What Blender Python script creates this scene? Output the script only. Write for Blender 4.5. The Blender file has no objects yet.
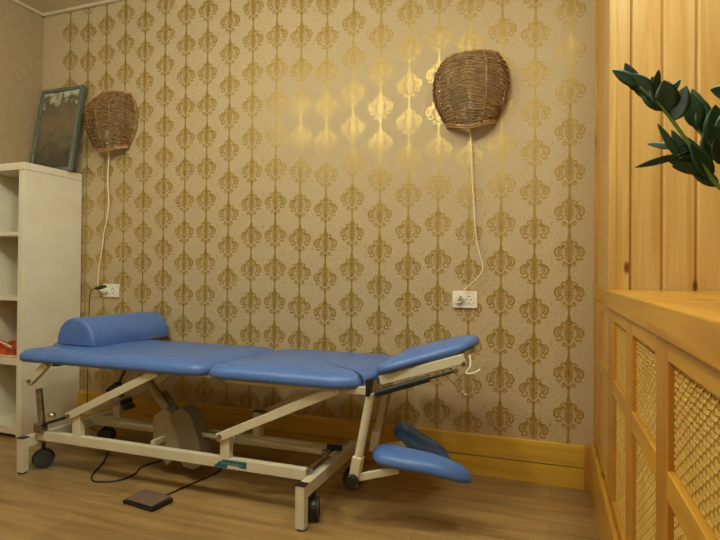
import bpy, bmesh, math, random
from mathutils import Vector, Matrix
R = math.radians
random.seed(7)
scene = bpy.context.scene
COL = scene.collection

# ------------------------------------------------------------------ camera
cam_d = bpy.data.cameras.new('camera'); cam = bpy.data.objects.new('camera', cam_d)
COL.objects.link(cam); scene.camera = cam
cam_d.sensor_width = 36.0; cam_d.lens = 532.685 / 720 * 36.0; cam_d.clip_start = 0.02
_yaw, _pitch, _roll = 0.34489, 0.0074337, 0.0083221
_f = Vector((-math.sin(_yaw) * math.cos(_pitch), math.cos(_yaw) * math.cos(_pitch), math.sin(_pitch)))
_r = Vector((math.cos(_yaw), math.sin(_yaw), 0)); _u = _r.cross(_f)
_r2 = math.cos(_roll) * _r + math.sin(_roll) * _u; _u2 = -math.sin(_roll) * _r + math.cos(_roll) * _u
m = Matrix((_r2, _u2, -_f)).transposed().to_4x4(); m.translation = Vector((0, -2.45924, 0.9))
cam.matrix_world = m

# ------------------------------------------------------------------ light
world = bpy.data.worlds.new('world'); scene.world = world; world.use_nodes = True
bg = world.node_tree.nodes['Background']; bg.inputs[0].default_value = (1.0, 0.85, 0.62, 1); bg.inputs[1].default_value = 0.02

def lamp(name, loc, power, size, colour, aim=(0, 0, -1)):
    d = bpy.data.lights.new(name, 'AREA'); d.shape = 'DISK'; d.energy = power; d.size = size; d.color = colour; d.spread = R(175)
    o = bpy.data.objects.new(name, d); COL.objects.link(o); o.location = loc
    o.rotation_euler = Vector(aim).to_track_quat('-Z', 'Y').to_euler()
    return o
WARM = (0.97, 1.03, 0.86)
def point_light(name, loc, power, radius, colour):
    d = bpy.data.lights.new(name, 'POINT'); d.energy = power; d.shadow_soft_size = radius; d.color = colour
    o = bpy.data.objects.new(name, d); COL.objects.link(o); o.location = loc
    return o
for bx, by, bz, bp in ((-1.92, -1.55, 2.12, 13.5), (-1.35, -1.66, 2.14, 19), (-0.72, -1.55, 2.25, 24)):
    point_light('chandelier_bulb_light', (bx, by, bz), bp, 0.10, WARM)
lamp('ceiling_lamp_light', (0.30, -1.25, 2.42), 9, 0.22, WARM)
point_light('rear_fill_light', (-0.7, -3.1, 2.1), 18, 0.14, WARM)  # added fill light behind the camera, not a lamp of the room

scene.view_settings.view_transform = 'Standard'
scene.view_settings.look = 'None'
scene.view_settings.exposure = 0.26
scene.view_settings.gamma = 1.0
scene.view_settings.use_curve_mapping = False

# ------------------------------------------------------------------ materials
def lin(c):
    return tuple(((v / 255) / 12.92 if v / 255 <= 0.04045 else ((v / 255 + 0.055) / 1.055) ** 2.4) for v in c) + (1,)

def base_mat(name, rgb, rough=0.5, metal=0.0, coat=0.0):
    m = bpy.data.materials.new(name); m.use_nodes = True
    b = m.node_tree.nodes['Principled BSDF']
    b.inputs['Base Color'].default_value = lin(rgb); b.inputs['Roughness'].default_value = rough
    b.inputs['Metallic'].default_value = metal
    if coat: b.inputs['Coat Weight'].default_value = coat; b.inputs['Coat Roughness'].default_value = 0.15
    return m

def nd(m, t, **kw):
    n = m.node_tree.nodes.new(t)
    for k, v in kw.items(): setattr(n, k, v)
    return n

def noisy(name, a, b_, scale=(5, 5, 5), rough=0.5, metal=0.0, bump=0.0, detail=4, coat=0.0, lo=0.35, hi=0.65, bscale=1):
    m = base_mat(name, a, rough, metal, coat); nt = m.node_tree; L = nt.links.new
    bs = nt.nodes['Principled BSDF']
    tc = nd(m, 'ShaderNodeTexCoord'); mp = nd(m, 'ShaderNodeMapping'); mp.inputs['Scale'].default_value = scale
    no = nd(m, 'ShaderNodeTexNoise'); no.inputs['Scale'].default_value = 1; no.inputs['Detail'].default_value = detail
    cr = nd(m, 'ShaderNodeValToRGB'); cr.color_ramp.elements[0].position = lo; cr.color_ramp.elements[1].position = hi
    cr.color_ramp.elements[0].color = lin(a); cr.color_ramp.elements[1].color = lin(b_)
    L(tc.outputs['Object'], mp.inputs[0]); L(mp.outputs[0], no.inputs[0]); L(no.outputs[0], cr.inputs[0]); L(cr.outputs[0], bs.inputs['Base Color'])
    if bump:
        bu = nd(m, 'ShaderNodeBump'); bu.inputs['Strength'].default_value = bump; bu.inputs['Distance'].default_value = 0.002
        n2 = nd(m, 'ShaderNodeTexNoise'); n2.inputs['Scale'].default_value = bscale; n2.inputs['Detail'].default_value = 3
        L(tc.outputs['Object'], n2.inputs[0]); L(n2.outputs[0], bu.inputs['Height']); L(bu.outputs[0], bs.inputs['Normal'])
    return m

def pine(name, axis, a=(214, 176, 106), b_=(196, 150, 80), knot=(120, 62, 26), rough=0.36, kscale=2.6, var=0.14):
    """pine with grain running along axis (0,1,2), knots and per-board tint"""
    m = base_mat(name, a, rough, 0, 0.25); nt = m.node_tree; L = nt.links.new; bs = nt.nodes['Principled BSDF']
    tc = nd(m, 'ShaderNodeTexCoord')
    sc = [26, 26, 26]; sc[axis] = 1.6
    mp = nd(m, 'ShaderNodeMapping'); mp.inputs['Scale'].default_value = sc
    no = nd(m, 'ShaderNodeTexNoise'); no.inputs['Scale'].default_value = 1; no.inputs['Detail'].default_value = 5; no.inputs['Distortion'].default_value = 0.8
    cr = nd(m, 'ShaderNodeValToRGB'); e = cr.color_ramp.elements
    e[0].position = 0.36; e[1].position = 0.68; e[0].color = lin(b_); e[1].color = lin(a)
    L(tc.outputs['Object'], mp.inputs[0]); L(mp.outputs[0], no.inputs[0]); L(no.outputs[0], cr.inputs[0])
    ks = [kscale * 3.3] * 3; ks[axis] = kscale * 1.5
    mk = nd(m, 'ShaderNodeMapping'); mk.inputs['Scale'].default_value = ks; mk.inputs['Location'].default_value = (0.37, 0.71, 0.13)
    vo = nd(m, 'ShaderNodeTexVoronoi'); vo.inputs['Scale'].default_value = 1
    kr = nd(m, 'ShaderNodeValToRGB'); k = kr.color_ramp.elements
    k[0].position = 0.045; k[0].color = (1, 1, 1, 1); k[1].position = 0.10; k[1].color = (0, 0, 0, 1)
    mx = nd(m, 'ShaderNodeMixRGB'); mx.inputs[2].default_value = lin(knot)
    L(tc.outputs['Object'], mk.inputs[0]); L(mk.outputs[0], vo.inputs[0]); L(vo.outputs['Distance'], kr.inputs[0])
    L(kr.outputs[0], mx.inputs[0]); L(cr.outputs[0], mx.inputs[1])
    lw = [3.0] * 3; lw[axis] = 0.5
    ml = nd(m, 'ShaderNodeMapping'); ml.inputs['Scale'].default_value = lw
    nl = nd(m, 'ShaderNodeTexNoise'); nl.inputs['Scale'].default_value = 1
    hs = nd(m, 'ShaderNodeHueSaturation')
    mr = nd(m, 'ShaderNodeMapRange'); mr.inputs[1].default_value = 0.3; mr.inputs[2].default_value = 0.7
    mr.inputs[3].default_value = 1 - var; mr.inputs[4].default_value = 1 + var * 0.6
    L(tc.outputs['Object'], ml.inputs[0]); L(ml.outputs[0], nl.inputs[0]); L(nl.outputs[0], mr.inputs[0]); L(mr.outputs[0], hs.inputs['Value'])
    L(mx.outputs[0], hs.inputs['Color']); L(hs.outputs[0], bs.inputs['Base Color'])
    return m

M = {}
M['paper'] = noisy('wallpaper_ground', (196, 175, 140), (182, 159, 121), (160, 160, 160), 0.75, 0.0, lo=0.42, hi=0.62)
M['paper'].node_tree.nodes['Principled BSDF'].inputs['Specular IOR Level'].default_value = 0.12
M['gold'] = noisy('gold_print', (176, 144, 70), (158, 128, 50), (30, 30, 30), 0.33, 0.34)
M['gold'].node_tree.nodes['Principled BSDF'].inputs['Specular IOR Level'].default_value = 0.75
M['plain'] = noisy('plain_wallpaper', (176, 154, 118), (168, 146, 110), (40, 40, 40), 0.7)
M['ceil'] = noisy('ceiling_paint', (212, 196, 164), (204, 188, 156), (6, 6, 6), 0.85)
M['floor'] = None
M['pine_z'] = pine('pine_boards_vertical', 2)
M['pine_x'] = pine('pine_boards_lengthwise', 0, a=(230, 190, 72), b_=(212, 162, 52), kscale=2.0)
M['pine_y'] = pine('pine_boards_across', 1, a=(214, 162, 60), b_=(196, 138, 44), kscale=1.4, knot=(160, 95, 35))
M['pine_frame'] = pine('pine_cabinet_frame', 2, a=(208, 152, 58), b_=(190, 128, 44), kscale=1.2, knot=(150, 85, 32))
M['cane'] = noisy('woven_cane', (218, 178, 96), (206, 166, 82), (12, 12, 12), 0.4)
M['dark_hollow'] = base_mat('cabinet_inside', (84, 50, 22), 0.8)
M['blue'] = noisy('blue_vinyl', (86, 122, 192), (80, 114, 182), (12, 12, 12), 0.36, bump=0.12, bscale=500)
M['cream'] = noisy('cream_enamel', (216, 208, 184), (208, 199, 172), (10, 10, 10), 0.35)
M['black'] = base_mat('black_plastic', (26, 24, 24), 0.4)
M['rubber'] = base_mat('grey_rubber', (52, 50, 50), 0.6)
M['steel'] = noisy('worn_steel', (170, 160, 145), (140, 130, 115), (40, 40, 40), 0.3, 0.9)
M['chrome'] = base_mat('chrome', (220, 214, 205), 0.15, 1.0)
M['motor'] = noisy('grey_motor_housing', (168, 152, 124), (154, 138, 112), (12, 12, 12), 0.5)
M['motor_dark'] = base_mat('dark_motor_housing', (122, 108, 86), 0.5)
M['white'] = noisy('white_laminate', (236, 228, 208), (230, 220, 198), (8, 8, 8), 0.4)
M['plastic'] = base_mat('white_plastic', (240, 232, 214), 0.3)
M['socket_dark'] = base_mat('socket_recess', (90, 82, 68), 0.4)
M['wicker'] = noisy('brown_wicker', (158, 122, 78), (118, 84, 48), (50, 50, 50), 0.55)
M['wicker_light'] = noisy('pale_wicker', (186, 146, 92), (140, 100, 56), (50, 50, 50), 0.5)
M['cord'] = base_mat('cream_cord', (232, 220, 190), 0.4)
M['teal'] = noisy('teal_frame_paint', (112, 116, 104), (90, 96, 86), (30, 30, 30), 0.4)
M['leaf'] = noisy('glossy_leaf', (32, 62, 30), (22, 46, 22), (20, 20, 20), 0.42)
M['stem'] = base_mat('green_stem', (92, 118, 52), 0.4)
M['terracotta'] = noisy('clay_pot', (168, 96, 62), (150, 82, 52), (20, 20, 20), 0.7)
M['soil'] = noisy('potting_soil', (54, 38, 26), (34, 24, 18), (80, 80, 80), 0.9)
M['orange'] = noisy('orange_cloth', (214, 96, 36), (150, 48, 20), (14, 14, 14), 0.35)
M['offwhite'] = base_mat('offwhite_cloth', (224, 206, 180), 0.5)
M['sticker'] = base_mat('blue_sticker', (36, 100, 116), 0.35)
M['ink'] = base_mat('pale_print', (150, 186, 196), 0.4)
M['darkpost'] = base_mat('black_cap', (34, 28, 24), 0.5)

def floor_mat():
    m = base_mat('laminate_floor', (168, 126, 76), 0.34); nt = m.node_tree; L = nt.links.new; bs = nt.nodes['Principled BSDF']
    tc = nd(m, 'ShaderNodeTexCoord')
    br = nd(m, 'ShaderNodeTexBrick'); br.offset = 0.37
    br.inputs['Color1'].default_value = (0.8, 0.8, 0.8, 1); br.inputs['Color2'].default_value = (1.06, 1.06, 1.06, 1); br.inputs['Mortar'].default_value = (0.62, 0.58, 0.52, 1)
    br.inputs['Scale'].default_value = 1; br.inputs['Mortar Size'].default_value = 0.0012; br.inputs['Brick Width'].default_value = 1.2; br.inputs['Row Height'].default_value = 0.19
    mp = nd(m, 'ShaderNodeMapping'); mp.inputs['Scale'].default_value = (2.2, 26, 1)
    no = nd(m, 'ShaderNodeTexNoise'); no.inputs['Scale'].default_value = 1; no.inputs['Detail'].default_value = 6; no.inputs['Distortion'].default_value = 0.6
    cr = nd(m, 'ShaderNodeValToRGB'); e = cr.color_ramp.elements
    e[0].position = 0.3; e[1].position = 0.72; e[0].color = lin((138, 106, 62)); e[1].color = lin((178, 144, 94))
    mx = nd(m, 'ShaderNodeMixRGB'); mx.blend_type = 'MULTIPLY'; mx.inputs[0].default_value = 1
    L(tc.outputs['Object'], br.inputs[0]); L(tc.outputs['Object'], mp.inputs[0]); L(mp.outputs[0], no.inputs[0]); L(no.outputs[0], cr.inputs[0])
    L(cr.outputs[0], mx.inputs[1]); L(br.outputs['Color'], mx.inputs[2]); L(mx.outputs[0], bs.inputs['Base Color'])
    return m
M['floor'] = floor_mat()

def picture_mat():
    m = base_mat('faded_street_painting', (90, 70, 50), 0.25, 0, 0.4); nt = m.node_tree; L = nt.links.new; bs = nt.nodes['Principled BSDF']
    tc = nd(m, 'ShaderNodeTexCoord'); sp = nd(m, 'ShaderNodeSeparateXYZ')
    no = nd(m, 'ShaderNodeTexNoise'); no.inputs['Scale'].default_value = 16; no.inputs['Detail'].default_value = 5; no.inputs['Distortion'].default_value = 0.7
    mr = nd(m, 'ShaderNodeMapRange'); mr.inputs[1].default_value = 0.05; mr.inputs[2].default_value = 0.5
    ad = nd(m, 'ShaderNodeMath', operation='MULTIPLY_ADD'); ad.inputs[1].default_value = 0.9
    cr = nd(m, 'ShaderNodeValToRGB'); cr.color_ramp.elements[0].position = 0.35; cr.color_ramp.elements[0].color = lin((72, 66, 56))
    e = cr.color_ramp.elements; e[1].position = 1.4 if False else 1.0; e[1].color = lin((190, 190, 170))
    for p, c in ((0.55, (104, 94, 74)), (0.72, (126, 106, 82)), (0.88, (98, 90, 72)), (0.94, (160, 160, 138))):
        x = e.new(p); x.color = lin(c)
    L(tc.outputs['Object'], sp.inputs[0]); L(tc.outputs['Object'], no.inputs[0]); L(sp.outputs['Z'], mr.inputs[0])
    L(no.outputs[0], ad.inputs[0]); L(mr.outputs[0], ad.inputs[2])
    m2 = nd(m, 'ShaderNodeMath', operation='MULTIPLY'); m2.inputs[1].default_value = 0.68
    L(ad.outputs[0], m2.inputs[0]); L(m2.outputs[0], cr.inputs[0]); L(cr.outputs[0], bs.inputs['Base Color'])
    return m
M['picture'] = picture_mat()

# ------------------------------------------------------------------ mesh helpers
class MB:
    def __init__(self): self.v = []; self.f = []; self.mi = []
    def add(self, vs, fs, mi=0):
        o = len(self.v); self.v += [tuple(x) for x in vs]; self.f += [tuple(i + o for i in f) for f in fs]; self.mi += [mi] * len(fs)
        return self
    def box(self, x0, x1, y0, y1, z0, z1, mi=0):
        v = [(x, y, z) for x in (x0, x1) for y in (y0, y1) for z in (z0, z1)]
        return self.add(v, [(0, 1, 3, 2), (4, 6, 7, 5), (0, 4, 5, 1), (2, 3, 7, 6), (0, 2, 6, 4), (1, 5, 7, 3)], mi)
    def bar(self, p, q, w, h, mi=0, up=(0, 0, 1)):
        p = Vector(p); q = Vector(q); d = (q - p).normalized(); up = Vector(up)
        if abs(d.dot(up)) > 0.98: up = Vector((0, 1, 0))
        s = d.cross(up).normalized(); u = s.cross(d)
        v = [a + s * (sx * w / 2) + u * (sz * h / 2) for a in (p, q) for sx in (-1, 1) for sz in (-1, 1)]
        return self.add(v, [(0, 1, 3, 2), (4, 6, 7, 5), (0, 4, 5, 1), (2, 3, 7, 6), (0, 2, 6, 4), (1, 5, 7, 3)], mi)
    def tube(self, pts, r, n=10, mi=0, closed=False):
        P = [Vector(p) for p in pts]; k = len(P); rr = r if isinstance(r, (list, tuple)) else [r] * k
        vs = []; prev = None
        for i, p in enumerate(P):
            if closed: t = P[(i + 1) % k] - P[i - 1]
            else: t = P[min(i + 1, k - 1)] - P[max(i - 1, 0)]
            t.normalize()
            a = prev if prev is not None else (Vector((0, 0, 1)) if abs(t.z) < 0.9 else Vector((1, 0, 0)))
            s = (a - t * a.dot(t)).normalized(); prev = s; b = t.cross(s)
            vs += [p + (s * math.cos(2 * math.pi * j / n) + b * math.sin(2 * math.pi * j / n)) * rr[i] for j in range(n)]
        fs = []
        for i in range(k if closed else k - 1):
            for j in range(n):
                a = i * n; b2 = ((i + 1) % k) * n
                fs.append((a + j, a + (j + 1) % n, b2 + (j + 1) % n, b2 + j))
        if not closed: fs += [tuple(range(n - 1, -1, -1)), tuple(range((k - 1) * n, k * n))]
        return self.add(vs, fs, mi)
    def cyl(self, p, q, r, n=20, mi=0): return self.tube([p, q], r, n, mi)
    def sphere(self, c, r, n=12, sc=(1, 1, 1), mi=0):
        vs = []; fs = []
        for i in range(n + 1):
            th = math.pi * i / n
            for j in range(2 * n):
                ph = math.pi * j / n
                vs.append((c[0] + r * sc[0] * math.sin(th) * math.cos(ph), c[1] + r * sc[1] * math.sin(th) * math.sin(ph), c[2] + r * sc[2] * math.cos(th)))
        for i in range(n):
            for j in range(2 * n):
                fs.append((i * 2 * n + j, (i + 1) * 2 * n + j, (i + 1) * 2 * n + (j + 1) % (2 * n), i * 2 * n + (j + 1) % (2 * n)))
        return self.add(vs, fs, mi)
    def build(self, name, mats, parent=None, bevel=0.0, smooth=False, segs=2):
        me = bpy.data.meshes.new(name); 
        loc = parent.location if parent is not None and parent.parent is None else None
        base = Vector((0, 0, 0)); p = parent
        while p is not None: base += p.location; p = p.parent
        me.from_pydata([(v[0] - base.x, v[1] - base.y, v[2] - base.z) for v in self.v], [], self.f)
        for mt in (mats if isinstance(mats, (list, tuple)) else [mats]): me.materials.append(mt)
        for poly, i in zip(me.polygons, self.mi): poly.material_index = i; poly.use_smooth = smooth
        bm = bmesh.new(); bm.from_mesh(me); bmesh.ops.recalc_face_normals(bm, faces=bm.faces) if len(self.f) < 60000 else None
        bm.to_mesh(me); bm.free()
        o = bpy.data.objects.new(name, me); COL.objects.link(o)
        if parent is not None: o.parent = parent
        if bevel:
            b = o.modifiers.new('bevel', 'BEVEL'); b.width = bevel; b.segments = segs; b.limit_method = 'ANGLE'; b.angle_limit = R(40)
            for poly in me.polygons: poly.use_smooth = True
            b.harden_normals = True
        return o

def tag(o, label=None, cat=None, group=None, kind=None):
    if label: o['label'] = label
    if cat: o['category'] = cat
    if group: o['group'] = group
    if kind: o['kind'] = kind
    return o
def empty(name, loc, label, cat, group=None):
    o = bpy.data.objects.new(name, None); COL.objects.link(o); o.location = loc; o.empty_display_size = 0.1
    return tag(o, label, cat, group)
def lerp(a, b, t): return a + (b - a) * t
def smooth_pts(ctrl, n=8, closed=False):
    P = [Vector(p) for p in ctrl]; k = len(P); out = []
    rng = range(k) if closed else range(k - 1)
    for i in rng:
        p0 = P[(i - 1) % k] if closed else P[max(i - 1, 0)]; p1 = P[i]; p2 = P[(i + 1) % k]; p3 = P[(i + 2) % k] if closed else P[min(i + 2, k - 1)]
        for j in range(n):
            t = j / n
            out.append(0.5 * ((2 * p1) + (p2 - p0) * t + (2 * p0 - 5 * p1 + 4 * p2 - p3) * t * t + (3 * p1 - p0 - 3 * p2 + p3) * t ** 3))
    if not closed: out.append(P[-1])
    return out

# ------------------------------------------------------------------ room shell
XL = -3.006; ZC = 2.508; XP = 0.174; YP = -0.56; YB = -4.8
tag(MB().box(XL - 0.1, 3.2, YB, 0.1, -0.06, 0).build('floor', M['floor']), kind='structure')
tag(MB().box(XL - 0.1, 3.2, YB, 0.1, ZC, ZC + 0.06).build('ceiling', M['ceil']), kind='structure')
tag(MB().box(XL - 0.1, XL, YB, 0.1, 0, ZC).build('wall_left', M['plain']), kind='structure')
tag(MB().box(3.2, 3.3, YB, 0.1, 0, ZC).build('wall_right', M['pine_z']), kind='structure')
tag(MB().box(XL - 0.1, 3.3, YB - 0.1, YB, 0, ZC).build('wall_front', M['pine_z']), kind='structure')

# wallpaper: the printed ornament is laid on as thin gold ink
def scroll(cx, cy, r0, r1, a0, a1, w0, w1, n=14):
    """spiral strip"""
    out = []
    for i in range(n + 1):
        t = i / n; a = R(lerp(a0, a1, t)); r = lerp(r0, r1, t); w = lerp(w0, w1, t) * 0.5
        out.append(((cx + (r - w) * math.cos(a), cy + (r - w) * math.sin(a)), (cx + (r + w) * math.cos(a), cy + (r + w) * math.sin(a))))
    return out
def motif():
    quads = []; layer = [0]
    def strip(pairs, mirror=True):
        layer[0] += 1
        for (a, b), (c, d) in zip(pairs, pairs[1:]):
            quads.append(((a, b, d, c), layer[0]))
            if mirror: quads.append((tuple((-x, y) for x, y in (a, b, d, c)), layer[0] + 0.5))
    def prof(pts):                                # symmetric solid from (y, half width)
        strip([((-w, y), (w, y)) for y, w in pts], False)
    # y runs 0..1 over one repeat; x in units of the vertical repeat
    prof([(0.0, 0.030), (0.06, 0.022), (0.18, 0.024), (0.25, 0.055), (0.30, 0.04)])
    strip(scroll(0.105, 0.285, 0.055, 0.02, 130, -200, 0.028, 0.024))          # foot curl
    strip(scroll(0.05, 0.37, 0.07, 0.07, -90, 0, 0.028, 0.028, 6))
    strip(scroll(0.19, 0.595, 0.130, 0.125, 112, -62, 0.044, 0.044, 14))       # big side scroll
    strip(scroll(0.205, 0.475, 0.085, 0.022, -30, -400, 0.040, 0.030, 20))
    strip(scroll(0.17, 0.605, 0.078, 0.076, 112, -70, 0.036, 0.036, 10))
    strip(scroll(0.17, 0.60, 0.032, 0.030, 150, -120, 0.030, 0.026, 8))
    strip(scroll(0.115, 0.795, 0.052, 0.048, 170, -110, 0.034, 0.032, 12))     # crown curls
    strip(scroll(0.085, 0.735, 0.05, 0.05, 60, -60, 0.03, 0.03, 6))
    for y, w in ((0.395, 0.075), (0.45, 0.09), (0.505, 0.10), (0.56, 0.10), (0.615, 0.10), (0.67, 0.095), (0.725, 0.09), (0.78, 0.075)):
        pts = []
        for i in range(9):
            t = -1 + i / 4; yy = y + 0.022 * (1 - t * t)
            pts.append(((t * w, yy - 0.018), (t * w, yy + 0.018)))
        strip(pts, False)
    prof([(0.33, 0.036), (0.45, 0.026), (0.60, 0.034), (0.80, 0.03)])
    prof([(0.82, 0.07), (0.855, 0.08), (0.885, 0.068), (0.92, 0.04), (0.96, 0.040), (1.0, 0.034)])
    return quads
wall = MB()
wall.box(XL - 0.1, 3.3, 0.0, 0.1, 0, ZC, 0)
MQ = motif(); PV = 0.174; PH = 0.1427
phase = {0: 1.003, 1: .924, 2: .96, 3: .922, 4: .968, 5: .936, 6: 1.017, 7: .929, 8: .879, 9: .906, 10: .927, 11: .923, 12: 1.046, 13: .956, 14: 2.0, 15: 1.906, 16: 2.003, 17: 2.068, 18: 2.2, 19: 2.0}
YI = -0.0004
for k in range(-1, 21):
    cx = 0.072 - PH * k
    if k < 0: continue
    zc = phase.get(k, 1.0 + random.random() * PV); z0 = zc - PV * 0.60
    z0 -= math.floor(z0 / PV) * PV
    z0 -= PV
    while z0 < ZC:
        vs = []; fs = []
        for q, l in MQ:
            zz = [z0 + p[1] * PV for p in q]
            if min(zz) < 0.17 or max(zz) > ZC: continue
            b = len(vs); vs += [(cx + p[0] * PV * 1.06, YI - l * 0.000012, z) for p, z in zip(q, zz)]; fs.append((b, b + 1, b + 2, b + 3))
        if vs: wall.add(vs, fs, 1)
        z0 += PV
    # little teardrops between the columns
    for _ in range(150):
        x = cx + PH * 0.5 * (1 if random.random() < 0.8 else 0) + random.uniform(-0.045, 0.045); z = random.uniform(0.2, ZC); h = random.uniform(0.002, 0.005)
        if x > XL: wall.add([(x, YI, z - h), (x + 0.0017, YI, z), (x, YI, z + h), (x - 0.0017, YI, z)], [(0, 1, 2, 3)], 1)
for k in range(0, 21, 2):
    x = 0.072 - PH * (k + 0.5); z = 0.25 + random.random() * 0.1
    while z < ZC:
        wall.add([(x, YI, z - 0.012), (x + 0.002, YI, z), (x, YI, z + 0.012), (x - 0.002, YI, z)], [(0, 1, 2, 3)], 1); z += PV
me = bpy.data.meshes.new('wall_back'); me.from_pydata(wall.v, [], wall.f)
me.materials.append(M['paper']); me.materials.append(M['gold'])
for p_, i_ in zip(me.polygons, wall.mi): p_.material_index = i_
wb = bpy.data.objects.new('wall_back', me); COL.objects.link(wb); tag(wb, kind='structure')

# ceiling edge trim
tag(MB().box(XL, 3.2, -0.022, 0, ZC - 0.018, ZC).build('trim_1', M['ceil'], bevel=0.004), kind='structure')
tag(MB().box(XL, XL + 0.022, YB, 0, ZC - 0.018, ZC).build('trim_2', M['ceil'], bevel=0.004), kind='structure')

# skirting: two stacked pine boards and an upright end block
b = MB(); b.box(XL, 0.135, -0.022, 0, 0.0, 0.088); b.box(XL, 0.135, -0.026, 0, 0.091, 0.182)
tag(b.build('baseboard_back', M['pine_x'], bevel=0.002), kind='structure')
tag(MB().box(0.135, XP + 0.02, -0.028, 0, 0, 0.184).build('trim_3', M['pine_frame'], bevel=0.002), kind='structure')
tag(MB().box(XL, XL + 0.018, YB, -0.42, 0, 0.09).build('baseboard_left', M['pine_y'], bevel=0.002), kind='structure')

# pine lined wall that juts out on the right
W = MB(); W.box(XP + 0.02, 3.2, YP + 0.012, 0, 0, ZC)
x = 0.236; edges = [XP + 0.002, 0.232]
bw = 0.0935
W.box(XP + 0.018, 0.2335, YP - 0.004, YP + 0.02, 0.80, ZC)          # corner cover board
W.box(XP, XP + 0.0215, YP - 0.006, YP + 0.045, 0.80, ZC)
x = 0.2355
while x < 3.15:
    x1 = min(x + bw - 0.0028, 3.2)
    # tongue-and-groove board with chamfered lips
    W.add([(x, YP + 0.008, .8), (x + 0.008, YP, .8), (x1 - 0.005, YP, .8), (x1, YP + 0.005, .8), (x1, YP + 0.02, .8), (x, YP + 0.02, .8),
           (x, YP + 0.008, ZC), (x + 0.008, YP, ZC), (x1 - 0.005, YP, ZC), (x1, YP + 0.005, ZC), (x1, YP + 0.02, ZC), (x, YP + 0.02, ZC)],
          [(0, 1, 7, 6), (1, 2, 8, 7), (2, 3, 9, 8), (3, 4, 10, 9), (4, 5, 11, 10), (5, 0, 6, 11)])
    W.box(x - 0.003, x, YP + 0.011, YP + 0.013, .8, ZC)
    x += bw
# side of the jutting wall, boards facing the room
y = YP + 0.047
while y < -0.012:
    y1 = min(y + 0.092, -0.004); W.box(XP + 0.006, XP + 0.02, y + 0.002, y1 - 0.002, 0.17, ZC); y += 0.093
tag(W.build('wall_pine', M['pine_z']), kind='structure')
tag(MB().box(XP - 0.004, XP + 0.03, -0.020, 0, 0.184, ZC).build('trim_4', M['pine_frame'], bevel=0.002), kind='structure')

# ------------------------------------------------------------------ cane cabinet under the ledge
C0 = empty('cane_front_cabinet', (XP + 0.2, -1.3, 0), 'long low pine cabinet with woven cane panels below the pine wall on the right', 'cabinet')
T = 0.022
stiles = [(-0.30, -0.022), (-0.707, -0.557), (-1.10, -1.0), (-1.495, -1.40), (-1.90, -1.80), (-2.31, -2.21), (-2.72, -2.62)]
panels = [(-0.557, -0.30), (-1.0, -0.707), (-1.40, -1.10), (-1.80, -1.495), (-2.21, -1.90), (-2.62, -2.31)]
for y0, y1 in stiles: MB().box(XP, XP + T, y0, y1, 0.0, 0.800).build('stile', M['pine_frame'], C0, bevel=0.003)
def cane(y0, y1, z0, z1):
    b = MB(); p = 0.0104; w = 0.0026; a = 0.0022; wy = 0.0034; X = XP + 0.013; t = 0.0014
    ny = max(2, round((y1 - y0) / 0.0165)); nz = max(2, round((z1 - z0) / p)); py = (y1 - y0) / ny; pz = (z1 - z0) / nz
    for i in range(ny):                                     # uprights in pairs
        yc = y0 + (i + 0.5) * py; vs = []; fs = []
        for j in range(2 * nz + 1):
            z = z0 + j * pz / 2; x = X + a * math.sin(math.pi * (j + 0) / 1 * 0.5 + math.pi * i)
            vs += [(x - t, yc - wy, z), (x - t, yc + wy, z), (x + t, yc + wy, z), (x + t, yc - wy, z)]
            if j: o = 4 * (j - 1); fs += [(o + k, o + (k + 1) % 4, o + 4 + (k + 1) % 4, o + 4 + k) for k in range(4)]
        b.add(vs, fs)
    for i in range(nz):
        zc = z0 + (i + 0.5) * pz; vs = []; fs = []
        for j in range(2 * ny + 1):
            y = y0 + j * py / 2; x = X - a * math.sin(math.pi * j * 0.5 + math.pi * i) - 0.0006
            vs += [(x - t, y, zc - w), (x - t, y, zc + w), (x + t, y, zc + w), (x + t, y, zc - w)]
            if j: o = 4 * (j - 1); fs += [(o + k, o + (k + 1) % 4, o + 4 + (k + 1) % 4, o + 4 + k) for k in range(4)]
        b.add(vs, fs)
    return b
for y0, y1 in panels:
    MB().box(XP, XP + T, y0, y1, 0.545, 0.592).build('mid_rail', M['pine_y'], C0, bevel=0.003)
    MB().box(XP, XP + T, y0, y1, 0.765, 0.800).build('top_rail', M['pine_y'], C0, bevel=0.003)
    MB().box(XP, XP + T, y0, y1, 0.19, 0.232).build('bottom_rail', M['pine_y'], C0, bevel=0.003)
    cane(y0, y1, 0.592, 0.765).build('cane_panel', M['cane'], C0)
    cane(y0, y1, 0.232, 0.545).build('cane_panel', M['cane'], C0)
MB().box(XP - 0.016, XP, -2.72, -0.03, 0, 0.205).build('skirting_board', M['pine_y'], C0, bevel=0.004)
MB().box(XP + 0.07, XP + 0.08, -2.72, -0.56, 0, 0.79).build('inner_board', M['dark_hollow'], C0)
MB().box(XP - 0.012, 0.95, -1.398, YP - 0.006, 0.800, 0.857).build('ledge_board', M['pine_y'], C0, bevel=0.006)
MB().box(XP - 0.012, 0.95, -2.74, -1.400, 0.800, 0.857).build('ledge_board', pine('pine_ledge_near', 1, a=(218, 162, 58), b_=(184, 122, 36), kscale=1.0), C0, bevel=0.006)
MB().box(XP, XP + 0.03, -0.556, -0.022, 0.800, 0.857).build('ledge_return', M['pine_y'], C0, bevel=0.003)

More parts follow.
